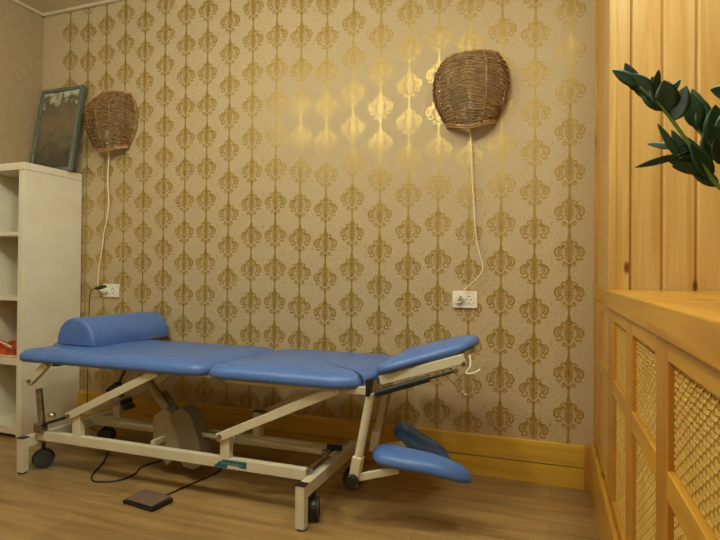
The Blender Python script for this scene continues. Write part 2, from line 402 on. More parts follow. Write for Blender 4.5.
# ------------------------------------------------------------------ white shelf column
XS = -2.662; XS0 = XL + 0.004; SF = -0.385; SB = -0.012
S0 = empty('shelf_unit', ((XS + XS0) / 2, (SF + SB) / 2, 0), 'tall white open shelf unit standing in the left corner', 'shelf unit')
MB().box(XS - 0.04, XS, SF, SB, 0, 1.446).build('side_panel', M['white'], S0, bevel=0.0015)
MB().box(XS0, XS0 + 0.04, SF, SB, 0, 1.446).build('side_panel', M['white'], S0, bevel=0.0015)
MB().box(XS0, XS, SF, SB, 1.448, 1.487).build('top_board', M['white'], S0, bevel=0.0015)
for z0, z1 in ((1.092, 1.112), (0.74, 0.76), (0.392, 0.426), (0.02, 0.062)):
    MB().box(XS0 + 0.04, XS - 0.04, SF + 0.004, SB, z0, z1).build('shelf_board', M['white'], S0, bevel=0.001)

# orange parcel on a shelf
O0 = empty('folded_bag', (-2.85, -0.25, 0.426), 'shiny orange folded bag with a pale rim lying on a shelf of the white unit', 'bag')
b = MB(); n = 22; vs = []; fs = []
for i in range(n + 1):
    for j in range(n + 1):
        u = i / n; v = j / n; x = lerp(-2.958, -2.735, u); y = lerp(-0.352, -0.12, v)
        e = min(1, 6 * min(u, 1 - u, v, 1 - v) + 0.02); h = (0.075 * (1 - 0.55 * u) + 0.012 * math.sin(9 * u + 4 * v) + 0.008 * math.sin(17 * v - 6 * u)) * math.sqrt(e)
        vs.append((x, y, 0.43 + max(h, 0.002)))
for i in range(n):
    for j in range(n):
        a = i * (n + 1) + j; fs.append((a, a + n + 1, a + n + 2, a + 1))
k = len(vs); vs += [(v[0], v[1], 0.4265) for v in vs]
for i in range(n):
    for j in range(n):
        a = k + i * (n + 1) + j; fs.append((a, a + 1, a + n + 2, a + n + 1))
def ring(i, j): return i * (n + 1) + j
bd = [ring(i, 0) for i in range(n)] + [ring(n, j) for j in range(n)] + [ring(n - i, n) for i in range(n)] + [ring(0, n - j) for j in range(n)]
for a, c in zip(bd, bd[1:] + bd[:1]): fs.append((a, c, c + k, a + k))
b.add(vs, fs).build('bag_body', M['orange'], O0, smooth=True)
MB().tube(smooth_pts([(-2.958, -0.354, 0.515), (-2.90, -0.352, 0.512), (-2.86, -0.348, 0.504), (-2.80, -0.34, 0.478)]), 0.0055, 8).build('rim', M['offwhite'], O0, smooth=True)
MB().tube(smooth_pts([(-2.958, -0.358, 0.437), (-2.88, -0.357, 0.4335), (-2.80, -0.356, 0.433), (-2.74, -0.35, 0.433)]), 0.0055, 8).build('hem', M['offwhite'], O0, smooth=True)

# framed picture leaning on the wall, on top of the shelf
F0 = empty('framed_picture', (-2.80, -0.115, 1.487), 'teal framed faded street picture leaning on the wall above the white shelves', 'picture')
F0.rotation_euler = (R(-9.5), 0, 0)
def framed(fw, fh, t, d):
    b = MB()
    for x0, x1, z0, z1 in ((-fw / 2, -fw / 2 + t, 0, fh), (fw / 2 - t, fw / 2, 0, fh), (-fw / 2 + t, fw / 2 - t, 0, t), (-fw / 2 + t, fw / 2 - t, fh - t, fh)):
        b.box(x0 + F0.location.x, x1 + F0.location.x, F0.location.y - d / 2, F0.location.y + d / 2, z0 + F0.location.z, z1 + F0.location.z)
    b.build('frame', M['teal'], F0, bevel=0.004)
    MB().box(F0.location.x - fw / 2 + t * .9, F0.location.x + fw / 2 - t * .9, F0.location.y - 0.002, F0.location.y + 0.008, F0.location.z + t * .9, F0.location.z + fh - t * .9).build('picture_print', M['picture'], F0)
framed(0.335, 0.535, 0.022, 0.026)

# ------------------------------------------------------------------ wicker wall lamps
def wicker_lamp(cx, zt, label, cord_pts, plug, w=1.0):
    L0 = empty('wicker_wall_lamp', (cx, 0, zt - 0.36), label, 'lamp', 'wicker wall lamps')
    H = 0.345; z0 = zt - H
    def surf(a, v):                                  # a: 0..pi around, v: 0 bottom .. 1 top
        hw = (0.108 + 0.060 * math.sin(min(1, v / 0.5) * math.pi / 2)) if v < 0.5 else 0.168 - 0.050 * ((v - 0.5) / 0.5) ** 2.6
        hw *= w
        dp = (0.075 + 0.065 * math.sin(min(1, v / 0.6) * math.pi / 2)) if v < 0.6 else 0.14 - 0.10 * ((v - 0.6) / 0.4) ** 2
        return hw, dp
    def pt(a, v, off=0.0):
        hw, dp = surf(a, v)
        x = -math.cos(a) * (hw + off); y = -(math.sin(a) ** 0.8) * (dp + off) if math.sin(a) > 0 else 0
        zz = z0 + v * H - 0.028 * math.sin(a) * (1 - v) * 0
        zz += 0.030 * (1 - v) * (abs(math.cos(a)) ** 1.3) - 0.012 * v * abs(math.cos(a)) ** 2
        return Vector((cx + x, y - 0.004, zz))
    ns = 7; b = MB()
    angs = [math.pi * (0.02 + 0.96 * i / (ns - 1)) for i in range(ns)]
    for a in angs: b.tube([pt(a, v / 14) for v in range(15)], 0.0042, 7)
    b.tube([pt(angs[4] + 0.02, v / 14, 0.004) for v in range(15)], 0.004, 7)
    rows = 36; mid = math.pi / 2
    for r_ in range(rows):
        v = 0.012 + 0.98 * r_ / (rows - 1); pts = []
        for j in range(61):
            a = math.pi * (0.015 + 0.97 * j / 60)
            ph = (a / math.pi - 0.02) / 0.96 * (ns - 1)
            off = 0.0034 * math.cos(math.pi * ph) * (1 if r_ % 2 else -1)
            vv = v - 0.26 * (abs(a - mid) / mid - 0.35) * math.sin(math.pi * min(1, v * 1.05)) + 0.004 * math.sin(r_ * 2.3 + j * 0.21)
            vv = min(1, max(0, vv))
            if 0.885 < a / math.pi < 0.955 and 0.30 < v < 0.62 and r_ % 3 != 0: 
                if len(pts) > 2: b.tube(pts, 0.0031, 5)
                pts = []; continue
            pts.append(pt(a, vv, off))
        if len(pts) > 2: b.tube(pts, 0.0034 + 0.0005 * ((r_ * 7) % 3 - 1), 5)
    # closed top, woven to a low dome against the wall
    for q in range(1, 8):
        s = 1 - q / 8
        pts = []
        for j in range(31):
            a = math.pi * (0.02 + 0.96 * j / 30); p = pt(a, 1.0)
            pts.append(Vector((cx + (p.x - cx) * s, -0.004 + (p.y + 0.004) * s, p.z + 0.010 * math.sin(q / 8 * math.pi / 2))))
        b.tube(pts, 0.0036, 5)
    b.build('woven_shade', M['wicker'], L0, smooth=True)
    # thick bound rims
    rim = [pt(math.pi * (0.01), v / 12) for v in range(13)] + [pt(math.pi * (0.01 + 0.98 * j / 20), 1.0) for j in range(1, 20)] + [pt(math.pi * 0.99, 1 - v / 12) for v in range(13)]
    b = MB(); b.tube([p + Vector((0, 0.0, 0)) for p in rim], 0.0065, 7)
    k = len(rim)
    for ph in (0, math.pi):
        pts = []
        for i in range(k * 3):
            t = i / 3; p = rim[min(int(t), k - 1)].lerp(rim[min(int(t) + 1, k - 1)], t - int(t)); c = Vector((cx, 0, z0 + H * .55)); d = (p - c).normalized()
            pts.append(p + d * (0.0045 * math.cos(i * 0.9 + ph)) + Vector((0, -1, 0)) * (0.0045 * abs(math.sin(i * 0.9 + ph))))
        b.tube(pts, 0.0042, 6)
    low = [pt(math.pi * (0.01 + 0.98 * j / 24), 0.0) for j in range(25)]
    b.tube(low, 0.0065, 7); b.tube([p + Vector((0, 0.004, -0.009)) for p in low], 0.006, 7)
    b.build('bound_rim', M['wicker_light'], L0, smooth=True)
    sx = cx + 0.0; sz = z0 + 0.02
    b = MB(); b.tube([(sx, -0.045, sz - 0.012), (sx, -0.045, sz - 0.004), (sx, -0.045, sz + 0.03), (sx, -0.045, sz + 0.035)], [0.006, 0.014, 0.017, 0.0165], 16)
    b.box(sx - 0.012, sx + 0.012, -0.045, 0, sz + 0.005, sz + 0.025)
    b.build('lamp_holder', M['plastic'], L0, smooth=False)
    MB().sphere((sx, -0.045, sz + 0.072), 0.026, 10, (1, 1, 1.25)).build('bulb', M['plastic'], L0, smooth=True)
    cp = smooth_pts([(sx, -0.045, sz - 0.010)] + cord_pts, 6)
    cd = MB().tube(cp, 0.0032, 7).build('cord', M['cord'], L0, smooth=True)
    px, pz = plug; e = Vector(cord_pts[-1])
    b = MB(); b.cyl((px, -0.012, pz), (px, -0.032, pz), 0.017, 16); b.cyl((px, -0.032, pz), (px + (e.x - px) * .5, -0.042, lerp(pz, e.z, .5)), 0.009, 10)
    b.build('plug', M['plastic'], L0, bevel=0.002)
    return L0
wicker_lamp(-0.350, 1.905, 'dark woven wicker wall lamp alone on the gold wallpaper, right of the table head', 
            [(-0.346, -0.03, 1.52), (-0.341, -0.03, 1.421), (-0.338, -0.03, 1.33), (-0.331, -0.03, 1.239), (-0.326, -0.03, 1.15), (-0.317, -0.03, 1.058), (-0.300, -0.03, 0.985), (-0.289, -0.03, 0.945), (-0.297, -0.032, 0.905), (-0.331, -0.034, 0.868), (-0.372, -0.038, 0.832)], (-0.396, 0.787))
wicker_lamp(-2.425, 1.945, 'brown woven wicker wall lamp beside the framed picture and the white shelves',
            [(-2.440, -0.03, 1.56), (-2.446, -0.03, 1.439), (-2.440, -0.03, 1.36), (-2.437, -0.03, 1.292), (-2.452, -0.03, 1.20), (-2.472, -0.03, 1.117), (-2.480, -0.03, 1.05), (-2.499, -0.03, 0.958), (-2.508, -0.03, 0.88), (-2.505, -0.036, 0.815), (-2.49, -0.04, 0.795)], (-2.468, 0.79), w=1.0)

# ------------------------------------------------------------------ double sockets
def outlet(cx, cz, w, h, label):
    T0 = empty('wall_socket', (cx, 0, cz - h / 2), label, 'socket', 'double wall sockets')
    MB().box(cx - w / 2, cx + w / 2, -0.011, -0.0006, cz - h / 2, cz + h / 2).build('plate', M['plastic'], T0, bevel=0.003)
    for s in (-1, 1):
        x = cx + s * 0.0235 - 0.004
        b = MB(); pts = [(x + 0.0195 * math.cos(2 * math.pi * i / 24), -0.0115, cz + 0.0195 * math.sin(2 * math.pi * i / 24)) for i in range(24)]
        b.tube(pts, 0.003, 6, 0, True); b.cyl((x, -0.0105, cz), (x, -0.0122, cz), 0.0185, 24, 1)
        for d in (-0.0095, 0.0095): b.cyl((x + d, -0.0118, cz), (x + d, -0.0126, cz), 0.0028, 10, 2)
        b.box(x - 0.003, x + 0.003, -0.0135, -0.0118, cz + 0.013, cz + 0.0185, 2)
        b.box(x - 0.003, x + 0.003, -0.0135, -0.0118, cz - 0.0185, cz - 0.013, 2)
        b.build('socket_insert', [M['plastic'], M['plastic'], M['socket_dark']], T0, smooth=False)
outlet(-0.371, 0.787, 0.113, 0.078, 'white double wall socket with a cream plug, below the right wicker lamp')
outlet(-2.434, 0.79, 0.118, 0.078, 'white double wall socket close to the white shelf unit')
# thin dark cable hanging from the left socket
K0 = empty('black_plug_lead', (-2.50, -0.03, 0.76), 'black plug with a thin grey lead hanging at the left socket', 'cable')
MB().tube([(-2.470, -0.014, 0.812), (-2.478, -0.05, 0.808), (-2.50, -0.062, 0.802)], [0.011, 0.011, 0.006], 12).build('plug', M['black'], K0, smooth=True)
MB().tube(smooth_pts([(-2.50, -0.062, 0.802), (-2.535, -0.055, 0.79), (-2.560, -0.04, 0.765), (-2.575, -0.03, 0.70), (-2.58, -0.03, 0.5), (-2.57, -0.04, 0.25), (-2.56, -0.05, 0.02), (-2.50, -0.09, 0.0045), (-2.3, -0.16, 0.0045), (-2.1, -0.28, 0.0045)]), 0.0025, 6).build('lead', M['rubber'], K0, smooth=True)

# ------------------------------------------------------------------ treatment table
T0 = empty('treatment_table', (-1.4, -0.48, 0), 'blue padded treatment table on a cream steel lifting frame', 'treatment table')
def slab(outline, z0, th, xf=None, crown=0.004, groove=True):
    """upholstered leaf with soft rolled edge from an outline (list of (x, y), counter-clockwise)"""
    P = [Vector((x, y)) for x, y in outline]; k = len(P)
    N = []
    for i in range(k):
        t = (P[(i + 1) % k] - P[i - 1]).normalized(); N.append(Vector((t.y, -t.x)))
    for _ in range(6): N = [(N[i - 1] + N[i] * 2 + N[(i + 1) % k]).normalized() for i in range(k)]
    cen = sum(P, Vector((0, 0))) / k
    prof = [(0.030, 0.0), (0.010, 0.002), (0.002, 0.010), (0.0, 0.34 * th), (0.003, 0.56 * th), (0.012, 0.76 * th), (0.024, 0.88 * th)]
    prof += ([(0.034, 0.93 * th), (0.039, 0.895 * th), (0.044, 0.965 * th), (0.05, th)] if groove else [(0.030, 0.96 * th), (0.036, th)])
    vs = []; fs = []
    for ins, z in prof:
        for i in range(k): q = P[i] - N[i] * ins; vs.append((q.x, q.y, z0 + z))
    nr = len(prof)
    for r_ in range(nr - 1):
        for i in range(k): fs.append((r_ * k + i, r_ * k + (i + 1) % k, (r_ + 1) * k + (i + 1) % k, (r_ + 1) * k + i))
    o = (nr - 1) * k; b0 = len(vs)
    for s in (0.6, 0.25):
        for i in range(k):
            v = Vector(vs[o + i][:2]); q = cen + (v - cen) * s; vs.append((q.x, q.y, z0 + th + crown * (1 - s * s)))
    for a, c in ((o, b0), (b0, b0 + k)):
        for i in range(k): fs.append((a + i, a + (i + 1) % k, c + (i + 1) % k, c + i))
    vs.append((cen.x, cen.y, z0 + th + crown)); c = len(vs) - 1
    for i in range(k): fs.append((b0 + k + i, b0 + k + (i + 1) % k, c))
    fs.append(tuple(range(k - 1, -1, -1)))
    if xf: vs = [xf(Vector(v)) for v in vs]
    return MB().add(vs, fs)
def round_poly(pts, n=6):
    """pts: (x, y, radius) ccw -> dense outline"""
    out = []; k = len(pts)
    for i in range(k):
        p = Vector(pts[i][:2]); a = Vector(pts[i - 1][:2]); c = Vector(pts[(i + 1) % k][:2]); r_ = pts[i][2]
        da = (a - p).normalized(); dc = (c - p).normalized(); A = p + da * r_; B = p + dc * r_
        for j in range(n + 1):
            t = j / n; out.append(tuple((1 - t) ** 2 * A + 2 * t * (1 - t) * p + t * t * B))
    dense = []
    for i in range(len(out)):
        a = Vector(out[i]); c = Vector(out[(i + 1) % len(out)]); m_ = max(1, int((c - a).length / 0.035))
        for j in range(m_): dense.append(tuple(a.lerp(c, j / m_)))
    return dense
YF, YK = -0.705, -0.15; ZM = 0.487; TH = 0.058
leg = round_poly([(-1.225, YK, .08), (-2.38, YK + 0.01, .09), (-2.43, -0.42, .07), (-2.27, -0.50, .07), (-2.305, YF, .06), (-1.290, YF, .08)])
slab(leg, ZM, TH).build('leg_cushion', M['blue'], T0, smooth=True)
seat = round_poly([(-0.610, YK, .08), (-1.215, YK, .08), (-1.280, YF - .008, .08), (-0.680, YF - .012, .07), (-0.600, -0.615, .06)])
slab(seat, ZM, TH).build('seat_cushion', M['blue'], T0, smooth=True)
SL = R(17.5)
def tilt(v):
    d = v.x - (-0.60); zz = v.z - 0.515
    return Vector((-0.60 + d * math.cos(SL) - zz * math.sin(SL), v.y, 0.515 + d * math.sin(SL) + zz * math.cos(SL)))
head = round_poly([(-0.225, -0.34, .09), (-0.595, YK, .09), (-0.585, -0.675, .08), (-0.225, -0.605, .09)])
slab(head, 0.53, 0.045, tilt).build('head_cushion', M['blue'], T0, smooth=True)
# head section frame
def tp(x, y, z): return tilt(Vector((x, y, z)))
for y in (-0.635, -0.30):
    MB().bar(tp(-0.575, y, 0.512), tp(-0.262, lerp(y, -0.48, 0.12), 0.512), 0.02, 0.034).build('head_frame_bar', M['cream'], T0, bevel=0.003)
MB().bar(tp(-0.29, -0.615, 0.512), tp(-0.29, -0.33, 0.512), 0.02, 0.03).build('head_frame_bar', M['cream'], T0, bevel=0.003)
# gas spring
b = MB(); b.cyl((-0.582, -0.668, 0.478), (-0.39, -0.66, 0.545), 0.0125, 18)
gs = b.build('gas_spring', M['black'], T0, smooth=False)
MB().cyl((-0.39, -0.66, 0.545), (-0.30, -0.655, 0.577), 0.005, 12).build('piston_rod', M['black'], gs)
MB().box(-0.612, -0.597, -0.69, -0.65, 0.470, 0.530).build('hinge_plate', M['black'], T0, bevel=0.002)
for x, z in ((-0.585, 0.512), (-0.30, 0.577), (-0.275, 0.60)):
    MB().cyl((x, -0.664, z), (x, -0.645, z), 0.008, 12).build('hinge_bolt', M['steel'], T0)
MB().tube([(-0.372, -0.60, 0.578), (-0.345, -0.60, 0.545), (-0.278, -0.60, 0.487), (-0.268, -0.60, 0.487), (-0.256, -0.60, 0.508), (-0.262, -0.60, 0.516), (-0.345, -0.60, 0.585)], 0.003, 8).build('release_handle', M['chrome'], T0, smooth=True)
MB().tube(smooth_pts([(-0.262, -0.61, 0.625), (-0.258, -0.62, 0.59), (-0.272, -0.622, 0.565), (-0.245, -0.624, 0.567), (-0.225, -0.624, 0.580)], 6), 0.0034, 8).build('plastic_hook', M['plastic'], T0, smooth=True)

# upper frame under the cushions
YA, YBK = -0.655, -0.30
for y in (YA, YBK):
    MB().box(-1.20, -0.60, y - 0.015, y + 0.015, 0.470, 0.499).build('seat_frame_rail', M['cream'], T0, bevel=0.003)
    MB().box(-2.12, -1.23, y + (0.02 if y < -.5 else -0.02) - 0.012, y + (0.02 if y < -.5 else -0.02) + 0.012, 0.478, 0.499).build('leg_frame_rail', M['cream'], T0, bevel=0.003)
for x in (-0.62, -1.18):
    MB().box(x - 0.014, x + 0.014, YA + 0.015, YBK - 0.015, 0.472, 0.498).build('seat_frame_rail', M['cream'], T0, bevel=0.003)
for x in (-2.10, -1.26):
    MB().box(x - 0.014, x + 0.014, YA + 0.03, YBK - 0.03, 0.479, 0.498).build('leg_frame_rail', M['cream'], T0, bevel=0.003)
for y in (-0.67,):
    MB().bar((-2.135, y, 0.484), (-2.250, y, 0.388), 0.022, 0.034).build('paper_roll_bracket', M['cream'], T0, bevel=0.003)
    MB().cyl((-2.232, y + 0.012, 0.401), (-2.232, y - 0.02, 0.401), 0.008, 12).build('bracket_bolt', M['steel'], T0)
MB().cyl((-2.083, -0.665, 0.478), (-2.083, -0.665, 0.497), 0.022, 20).build('rubber_buffer', M['black'], T0)

# base
RY0, RY1 = -0.655, -0.335
for y, zz in ((RY0, 0.155), (RY1, 0.140)):
    MB().box(-2.21, -0.835, y - 0.015, y + 0.015, zz - 0.021, zz + 0.021).build('base_rail', M['cream'], T0, bevel=0.003)
for xx, fo in ((-2.215, 0.035), (-0.822, 0.0)):
    MB().box(xx - 0.018, xx + 0.018, -0.745 + fo, -0.250, 0.110, 0.158).build('base_beam', M['cream'], T0, bevel=0.003)
    lg = MB().box(xx - 0.018, xx + 0.018, -0.775 + fo, -0.742 + fo, 0.006, 0.158).build('stand_foot', M['cream'], T0, bevel=0.003)
    MB().box(xx - 0.019, xx + 0.019, -0.776 + fo, -0.741 + fo, 0.156, 0.161).build('end_cap', M['darkpost'], lg, bevel=0.001)
    MB().cyl((xx, -0.758 + fo, 0.0), (xx, -0.758 + fo, 0.008), 0.017, 18).build('foot_pad', M['rubber'], lg)
    MB().box(xx - 0.018, xx + 0.018, -0.252, -0.22, 0.080, 0.158).build('stand_foot', M['cream'], T0, bevel=0.003)
def caster(x, y, rot):
    c = bpy.data.objects.new('caster', None)
    ca, sa = math.cos(rot), math.sin(rot)
    b = MB(); r_ = 0.041
    for s in (-1, 1):
        pts = [(x + sa * s * 0.010, y - ca * s * 0.010, r_), (x + sa * s * 0.022, y - ca * s * 0.022, r_)]
        b.cyl(pts[0], pts[1], r_, 28)
        b.cyl((x + sa * s * 0.0222, y - ca * s * 0.0222, r_), (x + sa * s * 0.0245, y - ca * s * 0.0245, r_), r_ * 0.6, 20)
    w = b.build('caster', M['rubber'], T0, bevel=0.003)
    b = MB(); b.box(-0.009, 0.009, -0.009, 0.009, 0, 0)
    f = MB(); f.cyl((x, y, 0.060), (x, y, 0.112), 0.009, 12)
    # hood over the wheels
    vs = []; fs = []; n = 14
    for i in range(n + 1):
        a = R(lerp(0, 200, i / n)); rr = 0.047
        for s in (-1, 1): vs.append((x + ca * math.cos(a) * rr + sa * s * 0.0095, y + sa * math.cos(a) * rr - ca * s * 0.0095, r_ + math.sin(a) * rr))
        for s in (-1, 1): vs.append((x + ca * math.cos(a) * rr * .6 + sa * s * 0.0095, y + sa * math.cos(a) * rr * .6 - ca * s * 0.0095, r_ + math.sin(a) * rr * .6))
    for i in range(n):
        o = 4 * i
        for p_, q_ in ((0, 1), (1, 3), (3, 2), (2, 0)): fs.append((o + p_, o + q_, o + 4 + q_, o + 4 + p_))
    vs_ok = [(v[0], v[1], max(v[2], 0.006)) for v in vs]
    f.add(vs_ok, fs); f.build('caster_fork', M['black'], w)
    bpy.data.objects.remove(c)
caster(-2.19, -0.64, 0.9); caster(-0.815, -0.675, 1.95); caster(-2.19, -0.27, 0.7); caster(-0.783, -0.345, 1.2)

# posts with black caps, lifting arms
posts = [(-1.965, RY0, 0.285), (-1.20, RY0, 0.275), (-2.05, RY1, 0.275), (-1.245, RY1, 0.272)]
for x, y, zt in posts:
    p = MB().box(x - 0.021, x + 0.021, y - 0.015, y + 0.015, 0.155 + 0.02 if y < -.5 else 0.16, zt).build('post', M['cream'], T0, bevel=0.002)
    MB().box(x - 0.022, x + 0.022, y - 0.016, y + 0.016, zt, zt + 0.006).build('post_cap', M['darkpost'], p, bevel=0.002)
arms = [((-2.012, -0.672, 0.257), (-1.525, -0.672, 0.488)), ((-1.230, -0.672, 0.252), (-0.715, -0.672, 0.487)),
        ((-2.07, -0.307, 0.245), (-1.62, -0.307, 0.468)), ((-1.285, -0.307, 0.235), (-0.80, -0.307, 0.468))]
for p, q in arms:
    a = MB().bar(p, q, 0.018, 0.034).build('lifting_arm', M['cream'], T0, bevel=0.003)
    p = Vector(p); q = Vector(q); d = (q - p).normalized(); c = p + d * 0.016; sgn = -1 if c.y < -0.5 else 1
    MB().cyl((c.x, c.y + 0.02 * -sgn * -1 * 0, c.z), (c.x, c.y + sgn * 0.015, c.z), 0.0105, 6).build('pivot_bolt', M['steel'], a)
MB().bar((-1.99, -0.66, 0.262), (-1.99, -0.32, 0.262), 0.022, 0.022).build('torsion_tube', M['cream'], T0)
MB().bar((-1.205, -0.66, 0.258), (-1.205, -0.32, 0.258), 0.022, 0.022).build('torsion_tube', M['cream'], T0)
# synchronising rods
MB().bar((-2.05, -0.50, 0.205), (-1.26, -0.50, 0.193), 0.014, 0.016).build('linkage_rod', M['cream'], T0, bevel=0.002)
MB().bar((-1.26, -0.44, 0.183), (-0.880, -0.44, 0.168), 0.014, 0.014).build('linkage_rod', M['cream'], T0, bevel=0.002)
MB().sphere((-0.872, -0.44, 0.166), 0.014, 10).build('rod_end', M['steel'], T0, smooth=True)
MB().cyl((-0.835, -0.67, 0.182), (-0.845, -0.27, 0.172), 0.006, 10).build('brake_rod', M['steel'], T0)
MB().box(-0.848, -0.834, -0.672, -0.640, 0.132, 0.182).build('rail_end_plate', M['steel'], T0, bevel=0.002)
MB().cyl((-0.80, -0.44, 0.190), (-0.86, -0.44, 0.190), 0.012, 12).build('brake_knob', M['black'], T0)
# brake lever at the left end
b = MB(); n = 20
for r_ in (0.0145,):
    vs = []; fs = []
    p, q = Vector((-2.168, -0.668, 0.205)), Vector((-2.190, -0.668, 0.366)); d = (q - p).normalized(); s = d.cross(Vector((0, 1, 0))).normalized(); u = Vector((0, 1, 0))
    for c in (p, q, q, p + d * 0.1):
        pass
    for c, rr in ((p, r_), (q, r_), (q, r_ - 0.0025), (p + d * 0.09, r_ - 0.0025)):
        vs += [c + (s * math.cos(2 * math.pi * j / n) + u * math.sin(2 * math.pi * j / n)) * rr for j in range(n)]
    for i in range(3):
        for j in range(n): fs.append((i * n + j, i * n + (j + 1) % n, (i + 1) * n + (j + 1) % n, (i + 1) * n + j))
    fs.append(tuple(range(3 * n, 4 * n))); b.add(vs, fs)
b.build('socket_tube', M['steel'], T0, smooth=False)
MB().box(-2.195, -2.150, -0.690, -0.652, 0.172, 0.214).build('tube_clamp', M['steel'], T0, bevel=0.004)
MB().cyl((-2.165, -0.672, 0.206), (-2.03, -0.672, 0.250), 0.0065, 10).build('brake_lever_rod', M['black'], T0)
MB().sphere((-2.085, -0.69, 0.262), 0.0155, 10, (1.3, 1, .8)).build('lever_knob', M['chrome'], T0, smooth=True)

# lifting actuator with motor housing
act = MB(); act.cyl((-1.715, -0.50, 0.395), (-1.60, -0.50, 0.270), 0.019, 18); act.cyl((-1.735, -0.50, 0.417), (-1.71, -0.50, 0.39), 0.012, 14)
A0 = act.build('lift_actuator', M['motor'], T0, smooth=False)
MB().cyl((-1.735, -0.535, 0.410), (-1.735, -0.465, 0.410), 0.012, 14).build('actuator_pin', M['black'], A0)
MB().bar((-1.655, -0.478, 0.36), (-1.565, -0.478, 0.262), 0.016, 0.022).build('actuator_rod_cover', M['motor_dark'], A0, bevel=0.003)
MB().bar((-1.665, -0.50, 0.405), (-1.575, -0.50, 0.488), 0.02, 0.02).build('actuator_bracket', M['cream'], A0)
b = MB()
vs = [(-1.665, 0, .265), (-1.600, 0, .300), (-1.560, 0, .275), (-1.515, 0, .16), (-1.500, 0, .085), (-1.56, 0, .075), (-1.585, 0, .048), (-1.615, 0, .075), (-1.665, 0, .115)]
k = len(vs); b.add([(v[0], -0.535, v[2]) for v in vs] + [(v[0], -0.465, v[2]) for v in vs], [tuple(range(k)), tuple(range(2 * k - 1, k - 1, -1))] + [(i, (i + 1) % k, k + (i + 1) % k, k + i) for i in range(k)])
b.build('gearbox', M['motor'], A0, bevel=0.006)
b = MB(); vs = [(-1.575, 0, .270), (-1.510, 0, .315), (-1.455, 0, .280), (-1.410, 0, .16), (-1.405, 0, .07), (-1.44, 0, .05), (-1.50, 0, .06), (-1.515, 0, .16)]
k = len(vs); b.add([(v[0], -0.545, v[2]) for v in vs] + [(v[0], -0.455, v[2]) for v in vs], [tuple(range(k)), tuple(range(2 * k - 1, k - 1, -1))] + [(i, (i + 1) % k, k + (i + 1) % k, k + i) for i in range(k)])
b.build('motor_housing', M['motor_dark'], A0, bevel=0.008)
MB().bar((-1.60, -0.61, 0.17), (-1.60, -0.36, 0.17), 0.02, 0.02).build('motor_crossbar', M['cream'], T0)
# leg section ratchet: black knob with rod
MB().bar((-1.905, -0.545, 0.350), (-1.845, -0.545, 0.392), 0.035, 0.03).build('ratchet_grip', M['black'], T0, bevel=0.006)
MB().cyl((-1.855, -0.545, 0.385), (-1.80, -0.545, 0.478), 0.006, 10).build('ratchet_rod', M['black'], T0)
for x, y, z in ((-1.99, -0.36, 0.225), (-1.97, -0.40, 0.262)):
    MB().cyl((x, y, z), (x, y + 0.06, z), 0.014, 14).build('pivot_bush', M['rubber'], T0, bevel=0.002)
# badge on the front rail
b = MB(); yb = RY0 - 0.0158
b.add([(-1.252, yb, .1365), (-1.225, yb, .158), (-1.205, yb, .1695), (-1.100, yb, .1695), (-1.100, yb, .1445), (-1.130, yb, .1455), (-1.137, yb, .1500), (-1.185, yb, .1500), (-1.187, yb, .1375)], [tuple(range(9))])
bd = b.build('badge', M['sticker'], T0); bd['label'] = 'blue slanted maker sticker on the front rail'
b = MB(); x = -1.213
for i, hgt in enumerate((0.011, 0.006, 0.006, 0.009, 0.006, 0.006, 0.010, 0.006, 0.006)):
    b.bar((x, yb - 0.0004, 0.1525), (x + 0.003, yb - 0.0004, 0.1525 + hgt), 0.0003, 0.0016, up=(1, 0, 0)); b.bar((x + 0.003, yb - 0.0004, 0.1525 + hgt), (x + 0.007, yb - 0.0004, 0.1530), 0.0003, 0.0014, up=(1, 0, 0)); x += 0.0112
b.build('badge_script', M['ink'], bd)

# hanging arm rests at the head end
def arm_rest(y, dx, pad_y0, pad_y1, px0, px1, pz0, pz1, rot, near):
    top = Vector((-0.600 + dx, y, 0.478)); bot = Vector((-0.650 + dx, y, 0.215))
    t = MB().cyl(top, bot, 0.0155, 20).build('arm_rest_tube', M['steel' if False else 'cream'], T0)
    for poly in t.data.polygons: poly.use_smooth = False
    c = MB().bar(bot + Vector((0.006, 0, 0.035)), bot + Vector((-0.010, 0, -0.055)), 0.036, 0.040).build('tube_sleeve', M['cream'], t, bevel=0.004)
    if near:
        kn = MB(); kn.tube([(bot.x - 0.006, y - 0.016, bot.z - 0.045), (bot.x - 0.006, y - 0.024, bot.z - 0.045), (bot.x - 0.006, y - 0.050, bot.z - 0.045)], [0.012, 0.023, 0.022], 18)
        kn.build('clamp_knob', M['black'], t, bevel=0.003)
        MB().cyl((bot.x - 0.004, y, bot.z - 0.05), (bot.x - 0.006, y, bot.z - 0.075), 0.010, 12).build('tube_plug', M['steel'], t)
    e = Vector((px0 + 0.08, (pad_y0 + pad_y1) / 2, lerp(pz0, pz1, 0.3) - 0.012))
    MB().bar(bot + Vector((0.008, 0, -0.040)), e, 0.016, 0.026).build('arm_rest_bracket', M['cream'], t, bevel=0.003)
    return t
